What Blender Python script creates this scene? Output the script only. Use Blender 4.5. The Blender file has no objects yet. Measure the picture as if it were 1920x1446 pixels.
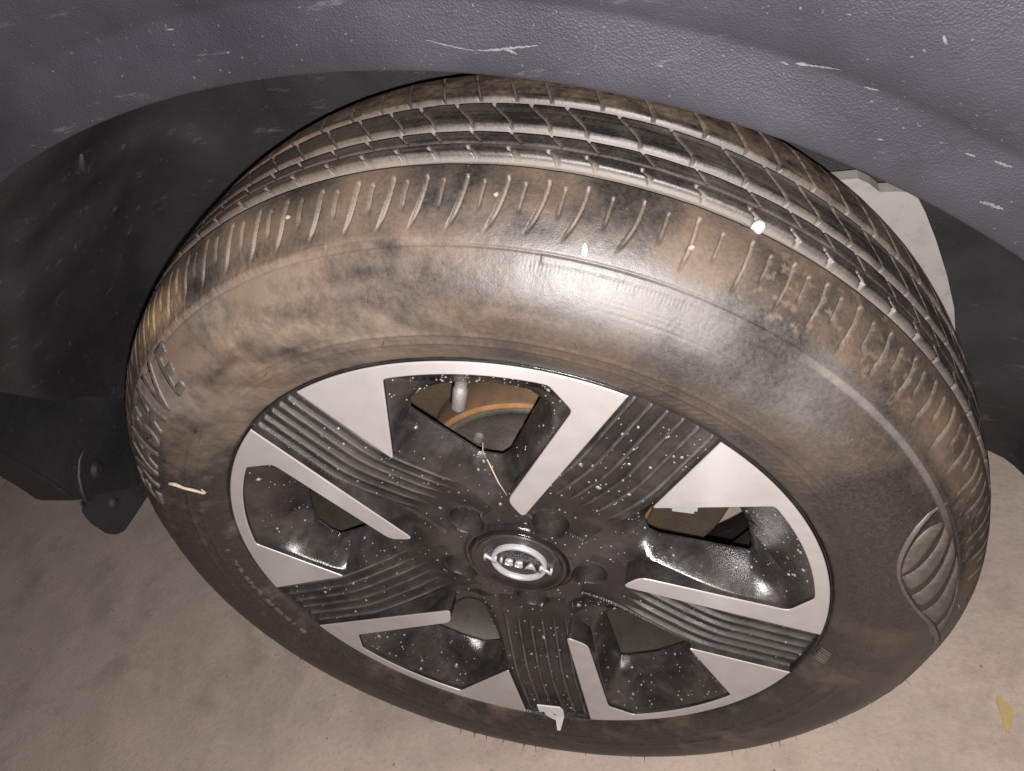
import bpy, bmesh, math, random
import numpy as np
from mathutils import Matrix, Vector
rad = math.radians
random.seed(7); rng = np.random.default_rng(7)
SC = bpy.context.scene; COL = SC.collection
H = 0.332                       # height of the wheel centre over the ground
# wheel frame (u right, v up, w out of the wheel)  ->  world (u, -w, v + H)
WM = Matrix.Translation((0, 0, H)) @ Matrix.Rotation(rad(90), 4, 'X')

# ------------------------------------------------------------------ camera, light
Rw = ((0.94234533, -0.26199136, -0.20819656), (-0.04711758, -0.71982624, 0.69255333), (-0.33130833, -0.64281468, -0.69066929))
Cw = Vector((0.22367144, 0.53333112, 0.3480391))
right, down, fwd = [Vector(r) for r in Rw]
m = Matrix((( right.x, -down.x, -fwd.x, Cw.x), (right.y, -down.y, -fwd.y, Cw.y), (right.z, -down.z, -fwd.z, Cw.z), (0, 0, 0, 1)))
cd = bpy.data.cameras.new('camera'); cam = bpy.data.objects.new('camera', cd); COL.objects.link(cam)
cam.matrix_world = WM @ m
cd.sensor_width = 36; cd.lens = 36 * 1572.1 / 1920; cd.clip_start = 0.02; cd.clip_end = 60
SC.camera = cam
W = bpy.data.worlds.new('World'); SC.world = W; W.use_nodes = True
W.node_tree.nodes['Background'].inputs[0].default_value = (0.55, 0.6, 0.75, 1)
W.node_tree.nodes['Background'].inputs[1].default_value = 0.035
ld = bpy.data.lights.new('phone_flash', 'POINT'); ld.energy = 36.0; ld.shadow_soft_size = 0.004; ld.color = (1.0, 0.94, 0.925)
fl = bpy.data.objects.new('phone_flash', ld); COL.objects.link(fl)
fl.location = (WM @ (Cw + down * 0.017 + right * 0.004 - fwd * 0.002).to_4d()).to_3d()
SC.view_settings.view_transform = 'Standard'; SC.view_settings.look = 'None'
SC.view_settings.exposure = 0.0; SC.view_settings.gamma = 1.0

# ------------------------------------------------------------------ helpers
def link(name, me, mats, parent=None, world=True):
    o = bpy.data.objects.new(name, me); COL.objects.link(o)
    for mt in (mats if isinstance(mats, (list, tuple)) else [mats]): me.materials.append(mt)
    o.parent = parent
    if world: o.matrix_local = WM
    return o
def from_bm(bm, smooth=False):
    me = bpy.data.meshes.new('m'); bm.normal_update(); bm.to_mesh(me); bm.free()
    if smooth: me.polygons.foreach_set('use_smooth', [True] * len(me.polygons))
    return me
def grid_mesh(P, keep=None, close=False, smooth=True):
    """P (N,M,3) -> quads; keep (N-1|N,M-1) bool; close wraps the first axis"""
    N, M = P.shape[:2]; idx = np.arange(N * M).reshape(N, M)
    nx = np.roll(idx, -1, 0) if close else idx[1:]
    a = idx if close else idx[:-1]
    q = np.stack([a[:, :-1], nx[:, :-1], nx[:, 1:], a[:, 1:]], -1)
    if keep is not None: q = q[keep]
    q = q.reshape(-1, 4)
    me = bpy.data.meshes.new('m'); me.vertices.add(N * M); me.vertices.foreach_set('co', P.astype(np.float32).ravel())
    me.loops.add(q.size); me.loops.foreach_set('vertex_index', q.astype(np.int32).ravel())
    me.polygons.add(len(q)); me.polygons.foreach_set('loop_start', np.arange(0, q.size, 4, dtype=np.int32))
    me.polygons.foreach_set('loop_total', np.full(len(q), 4, np.int32))
    if smooth: me.polygons.foreach_set('use_smooth', np.ones(len(q), bool))
    me.update(); me.validate(); return me
def revolve(prof, n=180, a0=0, a1=360, smooth=True):
    full = abs(a1 - a0) >= 360
    th = np.radians(np.linspace(a0, a1, n, endpoint=not full))
    p = np.array(prof, float)
    P = np.stack([np.cos(th)[:, None] * p[None, :, 0], np.sin(th)[:, None] * p[None, :, 0], np.broadcast_to(p[None, :, 1], (n, len(p)))], -1)
    return grid_mesh(P, close=full, smooth=smooth)
def dense(prof, step):
    out = [prof[0]]
    for a, b in zip(prof[:-1], prof[1:]):
        d = math.dist(a, b); k = max(1, int(d / step))
        out += [(a[0] + (b[0] - a[0]) * i / k, a[1] + (b[1] - a[1]) * i / k) for i in range(1, k + 1)]
    return out
def sst(x): x = np.clip(x, 0, 1); return x * x * (3 - 2 * x)
def vnoise(x, y, seed, px=None):
    """value noise; px = period along x"""
    r = np.random.default_rng(seed); G = r.random((256, 256))
    xi = np.floor(x).astype(int); yi = np.floor(y).astype(int); fx = sst(x - xi); fy = sst(y - yi)
    m = (lambda k: k % px) if px else (lambda k: k)
    a = G[m(xi) % 256, yi % 256]; b = G[m(xi + 1) % 256, yi % 256]; c = G[m(xi) % 256, (yi + 1) % 256]; d = G[m(xi + 1) % 256, (yi + 1) % 256]
    return (a * (1 - fx) + b * fx) * (1 - fy) + (c * (1 - fx) + d * fx) * fy
def fbm(x, y, seed, oct=4, px=None):
    s = 0; a = .5; t = 0
    for o in range(oct):
        s = s + a * vnoise(x * 2 ** o, y * 2 ** o, seed + o, px * 2 ** o if px else None); t += a; a *= .5
    return s / t

# ------------------------------------------------------------------ materials
class NT:
    def __init__(s, name):
        s.m = bpy.data.materials.new(name); s.m.use_nodes = True; s.t = s.m.node_tree
        s.b = s.t.nodes['Principled BSDF']; s.out = s.t.nodes['Material Output']
    def n(s, typ, **k):
        nd = s.t.nodes.new(typ)
        for a, v in k.items():
            if a.startswith('i_'):
                key = a[2:]; key = int(key) if key.isdigit() else key.replace('_', ' ')
                s.put(nd.inputs[key], v)
            else: setattr(nd, a, v)
        return nd
    def put(s, sock, v):
        if hasattr(v, 'is_output') or isinstance(v, bpy.types.NodeSocket): s.t.links.new(v, sock)
        else: sock.default_value = v
    def P(s, **k):
        for a, v in k.items(): s.put(s.b.inputs[a.replace('_', ' ')], v)
    def noise(s, scale, detail=4, rough=.55, vec=None, dist=0):
        nd = s.n('ShaderNodeTexNoise'); nd.inputs['Scale'].default_value = scale; nd.inputs['Detail'].default_value = detail
        nd.inputs['Roughness'].default_value = rough; nd.inputs['Distortion'].default_value = dist
        s.put(nd.inputs['Vector'], vec if vec is not None else s.co()); return nd.outputs['Fac']
    def co(s, sc=None):
        c = s.n('ShaderNodeTexCoord').outputs['Object']
        if sc:
            mp = s.n('ShaderNodeMapping'); mp.inputs['Scale'].default_value = sc[0:3]
            if len(sc) > 3: mp.inputs['Rotation'].default_value = sc[3]
            s.t.links.new(c, mp.inputs['Vector']); c = mp.outputs[0]
        return c
    def ramp(s, fac, stops, interp='LINEAR'):
        r = s.n('ShaderNodeValToRGB'); cr = r.color_ramp; cr.interpolation = interp
        while len(cr.elements) < len(stops): cr.elements.new(.5)
        for e, (p, c) in zip(cr.elements, stops):
            e.position = p; e.color = (c, c, c, 1) if isinstance(c, (int, float)) else (*c, 1)
        s.put(r.inputs[0], fac); return r.outputs[0]
    def mix(s, f, a, b):
        x = s.n('ShaderNodeMix', data_type='RGBA'); s.put(x.inputs[0], f)
        s.put(x.inputs[6], a if not isinstance(a, tuple) else (*a, 1)); s.put(x.inputs[7], b if not isinstance(b, tuple) else (*b, 1)); return x.outputs[2]
    def math(s, op, a, b=0.0, c=None):
        x = s.n('ShaderNodeMath', operation=op); s.put(x.inputs[0], a); s.put(x.inputs[1], b)
        if c is not None: s.put(x.inputs[2], c)
        return x.outputs[0]
    def bump(s, h, dist, strength=1.0, nrm=None):
        b = s.n('ShaderNodeBump'); b.inputs['Strength'].default_value = strength; b.inputs['Distance'].default_value = dist
        s.put(b.inputs['Height'], h)
        if nrm is not None: s.put(b.inputs['Normal'], nrm)
        return b.outputs[0]

def mat_rubber():
    t = NT('dusty_rubber')
    a = t.n('ShaderNodeVertexColor', layer_name='dirt_sheen'); sp = t.n('ShaderNodeSeparateColor'); t.put(sp.inputs[0], a.outputs[0])
    D, T, G = sp.outputs[0], sp.outputs[1], sp.outputs[2]
    fine = t.noise(420, 5, .65); fine2 = t.noise(1500, 3, .6)
    dd = t.math('MULTIPLY_ADD', t.math('SUBTRACT', fine, .5), .55, D)
    dd = t.math('MULTIPLY_ADD', t.math('SUBTRACT', fine2, .5), .30, dd)
    speck = t.ramp(t.noise(900, 2, .5), [(.70, 0), (.77, 1)])
    dust = t.mix(T, (.172, .155, .138), (.142, .096, .064))
    dust = t.mix(t.math('MULTIPLY', G, .9), dust, (.27, .185, .10))
    base = t.mix(t.ramp(dd, [(0.02, 0), (1, 1)]), (.016, .0145, .0145), dust)
    base = t.mix(t.math('MULTIPLY', speck, .35), base, (.33, .29, .24))
    t.P(Base_Color=base, Roughness=t.ramp(dd, [(0, .38), (.4, .46), (.75, .60), (1, .85)]), Specular_IOR_Level=.5)
    hb = t.math('ADD', fine, t.math('MULTIPLY', fine2, .5))
    t.P(Normal=t.bump(hb, .0005, .38))
    return t.m
def mat_silver():
    t = NT('machined_silver')
    n = t.noise(60, 5, .6); f = t.noise(900, 2, .5)
    tg = t.n('ShaderNodeTangent', direction_type='RADIAL', axis='Z')
    rr = t.n('ShaderNodeSeparateXYZ'); t.put(rr.inputs[0], t.co())
    r = t.math('SQRT', t.math('ADD', t.math('MULTIPLY', rr.outputs[0], rr.outputs[0]), t.math('MULTIPLY', rr.outputs[1], rr.outputs[1])))
    lathe = t.math('SINE', t.math('MULTIPLY', r, 9000))
    col = t.mix(t.ramp(n, [(.35, 0), (.8, 1)]), (.50, .470, .465), (.44, .405, .385))
    col = t.mix(t.math('MULTIPLY', t.ramp(f, [(.68, 0), (.75, 1)]), .5), col, (.25, .19, .14))
    t.P(Base_Color=col, Metallic=.38, Roughness=t.ramp(n, [(.3, .46), (.8, .54)]), Anisotropic=.62, Anisotropic_Rotation=.25, Tangent=tg.outputs[0])
    t.P(Normal=t.bump(t.math('ADD', t.math('MULTIPLY', lathe, .12), f), .0001, .18))
    return t.m
def mat_black_gloss(name='black_gloss', dustk=1.0, crest_light=False):
    t = NT(name)
    big = t.noise(22, 5, .6, dist=.4); mid = t.noise(140, 4, .6); f = t.noise(1100, 2, .55); f2 = t.noise(420, 3, .6)
    film = t.math('MULTIPLY', t.ramp(big, [(.38, .05), (.70, .8)]), t.ramp(mid, [(.3, .45), (.7, 1)]))
    sp = t.math('MULTIPLY', t.ramp(f, [(.63, 0), (.74, 1)]), .6)
    sp2 = t.math('MULTIPLY', t.ramp(f2, [(.62, 0), (.76, 1)]), .28)
    k = t.math('MULTIPLY', t.math('MAXIMUM', t.math('MAXIMUM', film, sp), sp2), dustk)
    col = t.mix(t.math('MULTIPLY', k, .52), (.014, .0125, .0125), t.mix(big, (.135, .135, .130), (.165, .135, .118)))
    if crest_light:
        wv = t.n('ShaderNodeVertexColor', layer_name='crest_light'); ws = t.n('ShaderNodeSeparateColor'); t.put(ws.inputs[0], wv.outputs[0])
        col = t.mix(t.math('MULTIPLY', ws.outputs[0], .55), col, (.20, .185, .175))  # rib crests painted lighter, as if the flash caught their edges
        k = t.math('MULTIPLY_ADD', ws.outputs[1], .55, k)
    t.P(Base_Color=col, Roughness=t.ramp(k, [(0, .12), (.5, .36), (1, .62)]), Specular_IOR_Level=t.ramp(k, [(.3, .5), (1, .22)]))
    t.P(Normal=t.bump(t.math('ADD', f, f2), .0003, .4))
    return t.m
def mat_plastic(name, c0, c1, rough=.5, grain=1.0, scratch=0.0):
    t = NT(name)
    big = t.noise(9, 5, .6); f = t.noise(650, 3, .55); cell = t.n('ShaderNodeTexVoronoi', feature='F1'); cell.inputs['Scale'].default_value = 1100
    t.put(cell.inputs['Vector'], t.co())
    col = t.mix(t.ramp(big, [(.35, 0), (.7, 1)]), c0, c1)
    st = t.noise(60, 6, .75, vec=t.co((.35, 1.6, 1.0, (0, 0, .5))))
    sm = t.ramp(st, [(.60, 0), (.78, 1)])
    col = t.mix(t.math('MULTIPLY', sm, scratch), col, (.30, .29, .30))
    sp = t.ramp(t.noise(500, 2, .5), [(.70, 0), (.76, 1)])
    col = t.mix(t.math('MULTIPLY', sp, .22), col, (.20, .19, .18))
    t.P(Base_Color=col, Roughness=t.ramp(big, [(.3, rough - .06), (.7, rough + .1)]))
    h = t.math('ADD', cell.outputs['Distance'], t.math('MULTIPLY', f, .5))
    t.P(Normal=t.bump(h, .0005 * grain, .45))
    return t.m
def mat_simple(name, c0, c1, scale=40, rough=.6, metal=0.0, bump=.0004):
    t = NT(name); n = t.noise(scale, 6, .65); f = t.noise(scale * 14, 3, .6)
    col = t.mix(t.ramp(n, [(.3, 0), (.7, 1)]), c0, c1)
    col = t.mix(t.math('MULTIPLY', t.ramp(f, [(.5, 0), (.7, 1)]), .35), col, tuple(x * .5 for x in c0))
    t.P(Base_Color=col, Roughness=t.ramp(n, [(.3, max(.05, rough - .08)), (.7, rough + .08)]), Metallic=metal, Normal=t.bump(t.math('ADD', n, f), bump, .5))
    return t.m
def mat_ground():
    t = NT('stained_concrete')
    co = t.n('ShaderNodeTexCoord').outputs['Object']
    a = t.noise(5.5, 6, .62, vec=co, dist=.6); b = t.noise(19, 6, .65, vec=co, dist=.4); c = t.noise(160, 5, .7, vec=co); d = t.noise(700, 3, .6, vec=co)
    col = t.mix(t.ramp(a, [(.36, 0), (.64, 1)]), (.57, .46, .385), (.43, .365, .305))
    col = t.mix(t.ramp(b, [(.42, 0), (.72, .75)]), col, (.60, .455, .385))
    col = t.mix(t.ramp(t.noise(9, 7, .7, vec=co, dist=.25), [(.50, 0), (.72, .75)]), col, (.31, .24, .20))
    col = t.mix(t.math('MULTIPLY', t.ramp(c, [(.45, 0), (.75, 1)]), .3), col, (.25, .19, .155))
    col = t.mix(t.math('MULTIPLY', t.ramp(d, [(.62, 0), (.7, 1)]), .35), col, (.46, .42, .36))
    t.P(Base_Color=col, Roughness=.85, Normal=t.bump(t.math('ADD', t.math('MULTIPLY', b, .6), t.math('ADD', c, t.math('MULTIPLY', d, .4))), .002, .5))
    return t.m
M_rub = mat_rubber(); M_sil = mat_silver(); M_blk = mat_black_gloss(); M_cap = mat_black_gloss('cap_black', .35)
M_trim = mat_plastic('grained_trim_plastic', (.0100, .0100, .0130), (.0195, .019, .024), .46, .8, .16)
M_body = mat_simple('dark_body_paint', (.07, .045, .05), (.10, .07, .07), 20, .35)
M_liner = mat_plastic('liner_plastic', (.010, .0095, .011), (.023, .022, .024), .6, 1.2, .3)
M_liner2 = mat_plastic('liner_dark_plastic', (.006, .006, .007), (.014, .0135, .015), .6, 1.2, .1)
M_flap = mat_plastic('flap_rubber', (.015, .015, .017), (.026, .0255, .028), .55, .6, .15)
M_rust = mat_simple('rusted_iron', (.34, .165, .06), (.16, .085, .04), 70, .85, 0, .0012)
M_drum = mat_simple('grey_drum', (.060, .058, .051), (.12, .10, .072), 28, .6, .2, .0012)
M_barrel = mat_simple('dirty_barrel', (.055, .042, .028), (.07, .072, .064), 9, .55, .25)
M_bplate = mat_simple('backing_plate', (.10, .062, .030), (.045, .038, .032), 16, .8, .1, .0015)
M_panel = mat_simple('pale_panel', (.25, .232, .218), (.275, .255, .24), 5, .6)
M_panelg = mat_simple('grey_panel', (.12, .125, .12), (.17, .17, .16), 20, .6)
M_logo = mat_simple('satin_chrome', (.62, .60, .63), (.54, .52, .55), 120, .32, .35, .0001)
M_white = mat_simple('white_plastic', (.72, .71, .71), (.60, .58, .58), 120, .5)
M_stone = mat_simple('pale_stone', (.28, .24, .19), (.20, .165, .13), 300, .8)
M_valve = mat_simple('dull_metal', (.42, .40, .37), (.26, .24, .22), 500, .45, .6)
M_clip = mat_simple('pale_clip', (.55, .62, .58), (.66, .66, .62), 200, .4, .2)
M_straw = mat_simple('dry_straw', (.50, .42, .30), (.36, .29, .20), 300, .8)
M_yellow = mat_simple('yellow_paint', (.56, .40, .14), (.50, .38, .20), 60, .8)
tt = NT('clear_water'); tt.P(Base_Color=(.8, .8, .82, 1), Roughness=.22, IOR=1.6, Transmission_Weight=.75, Specular_IOR_Level=1.0); M_water = tt.m

# ------------------------------------------------------------------ ground
bm = bmesh.new(); bmesh.ops.create_grid(bm, x_segments=60, y_segments=60, size=30)
gm = from_bm(bm); g = link('ground', gm, mat_ground(), None, False); g['kind'] = 'structure'

# ------------------------------------------------------------------ car and wheel roots
car = bpy.data.objects.new('car', None); COL.objects.link(car)
car['label'] = 'dusty dark grey car seen at its wheel arch with silver and black five-spoke wheel'
car['category'] = 'car'
wheel = bpy.data.objects.new('wheel', None); COL.objects.link(wheel); wheel.parent = car; wheel.matrix_local = WM
def part(name, me, mat): return link(name, me, mat, car)
def sub(name, me, mat, parent=None): return link(name, me, mat, parent or wheel, False)

# ------------------------------------------------------------------ tyre
SIDE = [(.2340, -.004), (.2350, -.0008), (.240, .0025), (.245, .005), (.2535, .008), (.2625, .010), (.275, .0115), (.285, .0105), (.293, .007), (.302, .001),
        (.311, -.006), (.318, -.0125), (.325, -.0205), (.330, -.0275), (.3337, -.036), (.3365, -.046), (.3385, -.056), (.3402, -.070), (.341, -.0875), (.3412, -.1025)]
def smooth_prof(p, k=2):
    p = np.array(p)
    for _ in range(k):
        q = [p[0]]
        for a, b in zip(p[:-1], p[1:]): q += [a * .75 + b * .25, a * .25 + b * .75]
        q.append(p[-1]); p = np.array(q)
    return p
sp = smooth_prof(SIDE)
full = np.vstack([sp, np.array([(r, -.205 - w) for r, w in sp[::-1]])[1:]])
L = np.r_[0, np.cumsum(np.hypot(*np.diff(full, axis=0).T))]
Lc = L[-1]
s_of_w = lambda w: np.interp(-w, -full[len(sp) // 2:, 1][:], L[len(sp) // 2:])
s_th = L[len(sp) - 1]                     # mid tread
sA = np.r_[np.arange(0, .085, .0012), np.arange(.085, s_th + .066, .0008), np.arange(s_th + .067, Lc - .001, .003), Lc]
R_ = np.interp(sA, L, full[:, 0]); W_ = np.interp(sA, L, full[:, 1])
dR = np.gradient(R_, sA); dW = np.gradient(W_, sA); nl = np.hypot(dR, dW)
NR, NW = -dW / nl, dR / nl
NR, NW = np.where(True, NR, NR), NW       # outward normal of the section (r, w)
th = np.r_[np.arange(-22, 202, .105), np.arange(202, 338, 1.2)]
TH, RR = np.meshgrid(th, R_, indexing='ij'); WW = np.broadcast_to(W_, TH.shape); SS = np.broadcast_to(sA, TH.shape)
outer = SS < s_th + .07
def fbox(x, half, soft): return sst((half - np.abs(x)) / soft + .5)
disp = np.zeros_like(TH); dust = np.zeros_like(TH); tone = np.zeros_like(TH); orange = np.zeros_like(TH)
tread = (WW < -.026) & (WW > -.179) & (RR > .328)
groove = np.zeros_like(TH)
for wc in (-.0525, -.0815, -.1155):
    groove = np.maximum(groove, fbox(WW - wc, .0042, .0012) * tread)
groove_d = groove * .0055
S_ = [87.87, 84.44, 80.5, 76.6, 72.8, 69.2, 64.0, 58.8, 53.4, 48.9]
while S_[-1] > -16: S_.append(S_[-1] - 4.15 - .35 * math.sin(len(S_) * 1.7))
while S_[0] < 196: S_.insert(0, S_[0] + 4.1 + .35 * math.sin(len(S_) * 2.1))
lat = np.zeros_like(TH); latw = np.zeros_like(TH); slotd = np.zeros_like(TH)
mmdeg = math.degrees(.001 / .34)
for i, sk in enumerate(S_):
    j0 = np.searchsorted(th, sk - 7); j1 = np.searchsorted(th, sk + 9)
    if j1 <= j0: continue
    t = TH[j0:j1]; w = WW[j0:j1]; r = RR[j0:j1]
    # rib 3, curved sipe
    x = (w + .111) / .026
    c = sk + 3.9 - 2.7 * (sst(x) * .6 + x * .4)
    a = fbox(t - c, .95 * mmdeg, .6 * mmdeg) * ((w > -.112) & (w < -.084))
    # rib 2 diagonal
    c = sk + 1.2 - 1.5 * (w + .079) / .011
    a = np.maximum(a, fbox(t - c, .8 * mmdeg, .6 * mmdeg) * ((w > -.080) & (w < -.0672)))
    # rib 2 notch
    c = sk + .1 + .6 * np.cos((w + .0625) / .007 * 3)
    a = np.maximum(a, fbox(t - c, 1.2 * mmdeg, .7 * mmdeg) * fbox(w + .059, .0040, .001))
    # inner shoulder slots
    c = sk + 5.6 - 60 * (w + .118) * .9
    a = np.maximum(a, fbox(t - c, .9 * mmdeg, .7 * mmdeg) * ((w < -.119) & (w > -.172)))
    lat[j0:j1] = np.maximum(lat[j0:j1], a)
    # outer shoulder slots
    q = (r - .3165) / (.3345 - .3165)
    c = sk + 1.6 * np.clip(1 - q, 0, 1) ** 1.6 * (1 if sk > 62 else .3) - .2
    b = fbox(t - c, 1.15 * mmdeg, .8 * mmdeg) * sst(q * 2.2) * (q > 0) * (w > -.041) * sst((w + .041) / .002 + .0)
    S2 = S_[i + 1] if i + 1 < len(S_) else sk - 4.1
    c2 = (sk + S2) / 2 + .5 * (1 - q)
    b2 = fbox(t - c2, 1.0 * mmdeg, .8 * mmdeg) * sst((q - .42) * 5) * (w > -.037)
    slotd[j0:j1] = np.maximum(slotd[j0:j1], np.maximum(b, b2 * .8))
lat *= tread * outer; slotd *= outer
thin = fbox(WW + .0662, .0006, .0006) * tread
depth = np.maximum(groove_d, lat * .0036); depth = np.maximum(depth, slotd * .0022); depth = np.maximum(depth, thin * .0015)
# sidewall relief
sw = (WW > -.03) & (SS < .2)
relief = .0006 * fbox(RR - .2625, .0011, .0006) * sw + .0005 * fbox(RR - .2540, .0010, .0006) * sw
relief += -.0007 * fbox(RR - .3118, .0005, .0005) * sw + .0004 * fbox(RR - .3096, .0017, .0006) * sw * (TH < 72)
relief += .0005 * fbox(RR - .3150, .0012, .0008) * sw * (TH > 95)
ser = fbox(RR - .2975, .0062, .001) * sst((66 - TH) / 3) * sst((TH - 31) / 3) * (SS < .1)
relief += ser * .00022 * np.sin(RR * 2 * np.pi / .0017)
ser2 = fbox(RR - .3065, .0022, .001) * sst((75 - TH) / 2) * sst((TH - 56) / 2)
relief += ser2 * .00004 * np.sin(np.radians(TH) * .3065 * 2 * np.pi / .0022)
tick = fbox(RR - .2405, .0042, .001) * (SS < .05) * ((TH > -34.5) & (TH < -18)) ; tick2 = fbox(RR - .2465, .003, .001) * (SS < .05) * (((TH > 172) & (TH < 196)))
relief += tick * .0007 * (np.sin(np.radians(TH) * .24 * 2 * np.pi / .0030) > 0)
# scalloped flash near the rim on the right, rough scuffs on the left shoulder
scal = fbox(RR - .2465, .0035, .002) * sst((TH + 5) / 4) * sst((62 - TH) / 4)
relief += scal * .0006 * np.maximum(0, np.sin(np.radians(TH) * .246 * 2 * np.pi / .0065 + (RR - .2465) * 500))
rough = fbox(RR - .318, .006, .004) * sst((TH - 96) / 8) * (SS < .12)
relief += rough * .0011 * (fbm(np.radians(TH) * .318 / .003, RR / .004, 31, 3) - .4)
px = 400
nlow = fbm(np.radians(TH) * 7, SS * 22, 3, 5); nmid = fbm(np.radians(TH) * 30, SS * 90, 9, 4)
relief += .0005 * (nmid - .5) * (1 - np.clip(depth * 500, 0, 1))
disp = relief - depth
R2 = RR + NR[None] * disp; W2 = WW + NW[None] * disp
# dirt layout, with a flash sheen painted grey into the upper right sidewall
A = TH
side_l = .34 + .42 * sst((A - 74) / 22) + .06 * sst((84 - A) / 12) * sst((A - 44) / 12) * sst((RR - .275) / .02) - .02 * sst((52 - A) / 12) * sst((A - 25) / 12) - .03 * sst((30 - A) / 30)  # small lift right of the top is sheen put into the colour
bot = np.maximum(sst((A - 132) / 18), sst((38 - A) / 22)); side_l = side_l * (1 - bot) + .09 * bot; side_l += .12 * sst((RR - .275) / .03) * sst((160 - A) / 20) * sst((A - 90) / 20)
nhi = fbm(np.radians(TH) * 70, SS * 200, 19, 4)
D = side_l + .8 * (nlow - .5) + .5 * (nmid - .5) * (.35 + .65 * sst((A - 75) / 15)) + .35 * (nhi - .5) * (.2 + .8 * sst((A - 75) / 15))
tn = .72 + .9 * (nlow - .5) - .85 * sst((78 - A) / 12) * sst((A - 30) / 12) * sst((RR - .262) / .03) + .15 * sst((40 - A) / 30)  # pulled to pale grey where the sheen is painted
streak = fbm(np.radians(A) * 5 + SS * 10, SS * 60 - np.radians(A) * 6, 55, 4)
D += .9 * (streak - .5) * sst((A - 70) / 20) * (RR < .315)
shd = sst((RR - .312) / .008) * (WW > -.047)
D = D * (1 - shd) + shd * (.42 + 1.0 * (nlow - .5) + .5 * (nmid - .45) + .12 * sst((A - 80) / 20) - .10 * sst((A - 62) / 8) * sst((92 - A) / 8))
tn = tn * (1 - shd) + shd * (.80 + .5 * (nmid - .5) + .3 * (nlow - .5))
top = (WW <= -.0472) & (WW > -.178)
Dt = .13 + .35 * (nlow - .45) + .25 * (nmid - .5)
inn = sst((-.1195 - WW) / .002); Dt = Dt * (1 - inn) + inn * (.56 + .9 * (nmid - .5) + .7 * (fbm(np.radians(TH) * 110, SS * 300, 23, 3) - .5)); 
rib3edge = sst((-.100 - WW) / .008) * (WW > -.112) * sst((70 - A) / 8); Dt = np.maximum(Dt, rib3edge * .5)
lstr = fbm(np.radians(A) * 6, SS * 700, 121, 3); Dt = Dt + .12 + .45 * (lstr - .5)
D = np.maximum(D, .10); Dt = Dt - .10 + .20 * sst((A - 86) / 12) + .12 * (nhi - .5)
D = np.where(top, Dt, D); tn = np.where(top, np.clip(.30 + .6 * inn + .45 * sst((A - 86) / 12), 0, 1), tn)
gmask = np.clip(np.maximum(np.maximum(groove, lat), thin * .5), 0, 1)
D = D * (1 - gmask) + gmask * (.84 + .4 * (nmid - .5)); tn = tn * (1 - gmask) + gmask * (.12 + .5 * (nmid - .4))
sl = np.clip(slotd, 0, 1) * (.75 + .7 * (nlow - .5)); D = np.maximum(D, sl * 1.05); tn = tn * (1 - sl * .7) + .25 * sl * .7
org = sst((A - 112) / 6) * sst((140 - A) / 10) * fbox(RR - .326, .006, .006) * sst((nlow - .35) / .2) * (WW > -.045)
org2 = fbox(A - 108, 8, 8) * fbox(RR - .285, .01, .01) * sst((nmid - .4) / .25) * .35 * (SS < .1)
blot = sst((fbm(np.radians(A) * 75 + 5, SS * 240, 77, 4) - .56) / .14) * sst((60 - A) / 10) * (WW > -.046) * sst((RR - .312) / .006)
for a0_, r0_, sa_, sr_, am_ in ((117, .277, 4.5, .0035, -.55), (111, .283, 4, .003, -.35), (100, .288, 6, .006, -.30), (92, .300, 5, .004, -.28), (84, .292, 5, .006, -.22), (104, .268, 4, .003, -.35), (74, .281, 6, .0035, .35), (128, .276, 4, .006, .3), (98, .318, 4, .003, -.45), (104, .321, 3, .003, -.35), (-28, .300, 7, .008, .32), (-40, .297, 6, .006, .3)):
    D += am_ * np.exp(-(((A - a0_) + (RR - r0_) * 300) / sa_) ** 2 - ((RR - r0_) / sr_) ** 2) * np.clip(.5 + 1.6 * (nmid - .4), 0, 1.3) * (SS < .13)
lb = fbox(RR - .3098, .0018, .0006) * sst((47 - A) / 8) * sst((A - 8) / 8) * (SS < .12); D += .34 * lb; tn = tn * (1 - lb)
tk = np.maximum(fbox(RR - .2405, .0035, .001) * ((A > -34.5) & (A < -18)) * (np.sin(np.radians(A) * .24 * 2 * np.pi / .0030) > 0), fbox(RR - .2465, .0016, .001) * (((A > 170) & (A < 201))) * (nhi > .47)) * (SS < .05)
D += .5 * tk; tn -= .4 * tk
D = np.clip(np.maximum(D, blot * .58), 0, 1.1)
orange = np.clip(np.maximum(np.maximum(org, org2), blot * .12), 0, 1)
P = np.stack([np.cos(np.radians(TH)) * R2, np.sin(np.radians(TH)) * R2, W2], -1)
# flattened where it stands, sidewall bulging a little
fz = sst((-P[..., 1] - .300) / .03)
P[..., 2] += np.where(P[..., 2] > -.1025, 1, -1) * .004 * fz * sst((.335 - R2) / .02)
P[..., 1] = np.where(P[..., 1] < -.3318, -.3318 + (P[..., 1] + .3318) * .02, P[..., 1])
me = grid_mesh(P, close=True)
ca = me.color_attributes.new('dirt_sheen', 'FLOAT_COLOR', 'POINT')
ca.data.foreach_set('color', np.stack([np.clip(D, 0, 1), np.clip(tn, 0, 1), orange, np.ones_like(D)], -1).astype(np.float32).ravel())
tyre = sub('tyre', me, M_rub)
print('tyre', len(me.vertices))

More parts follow.
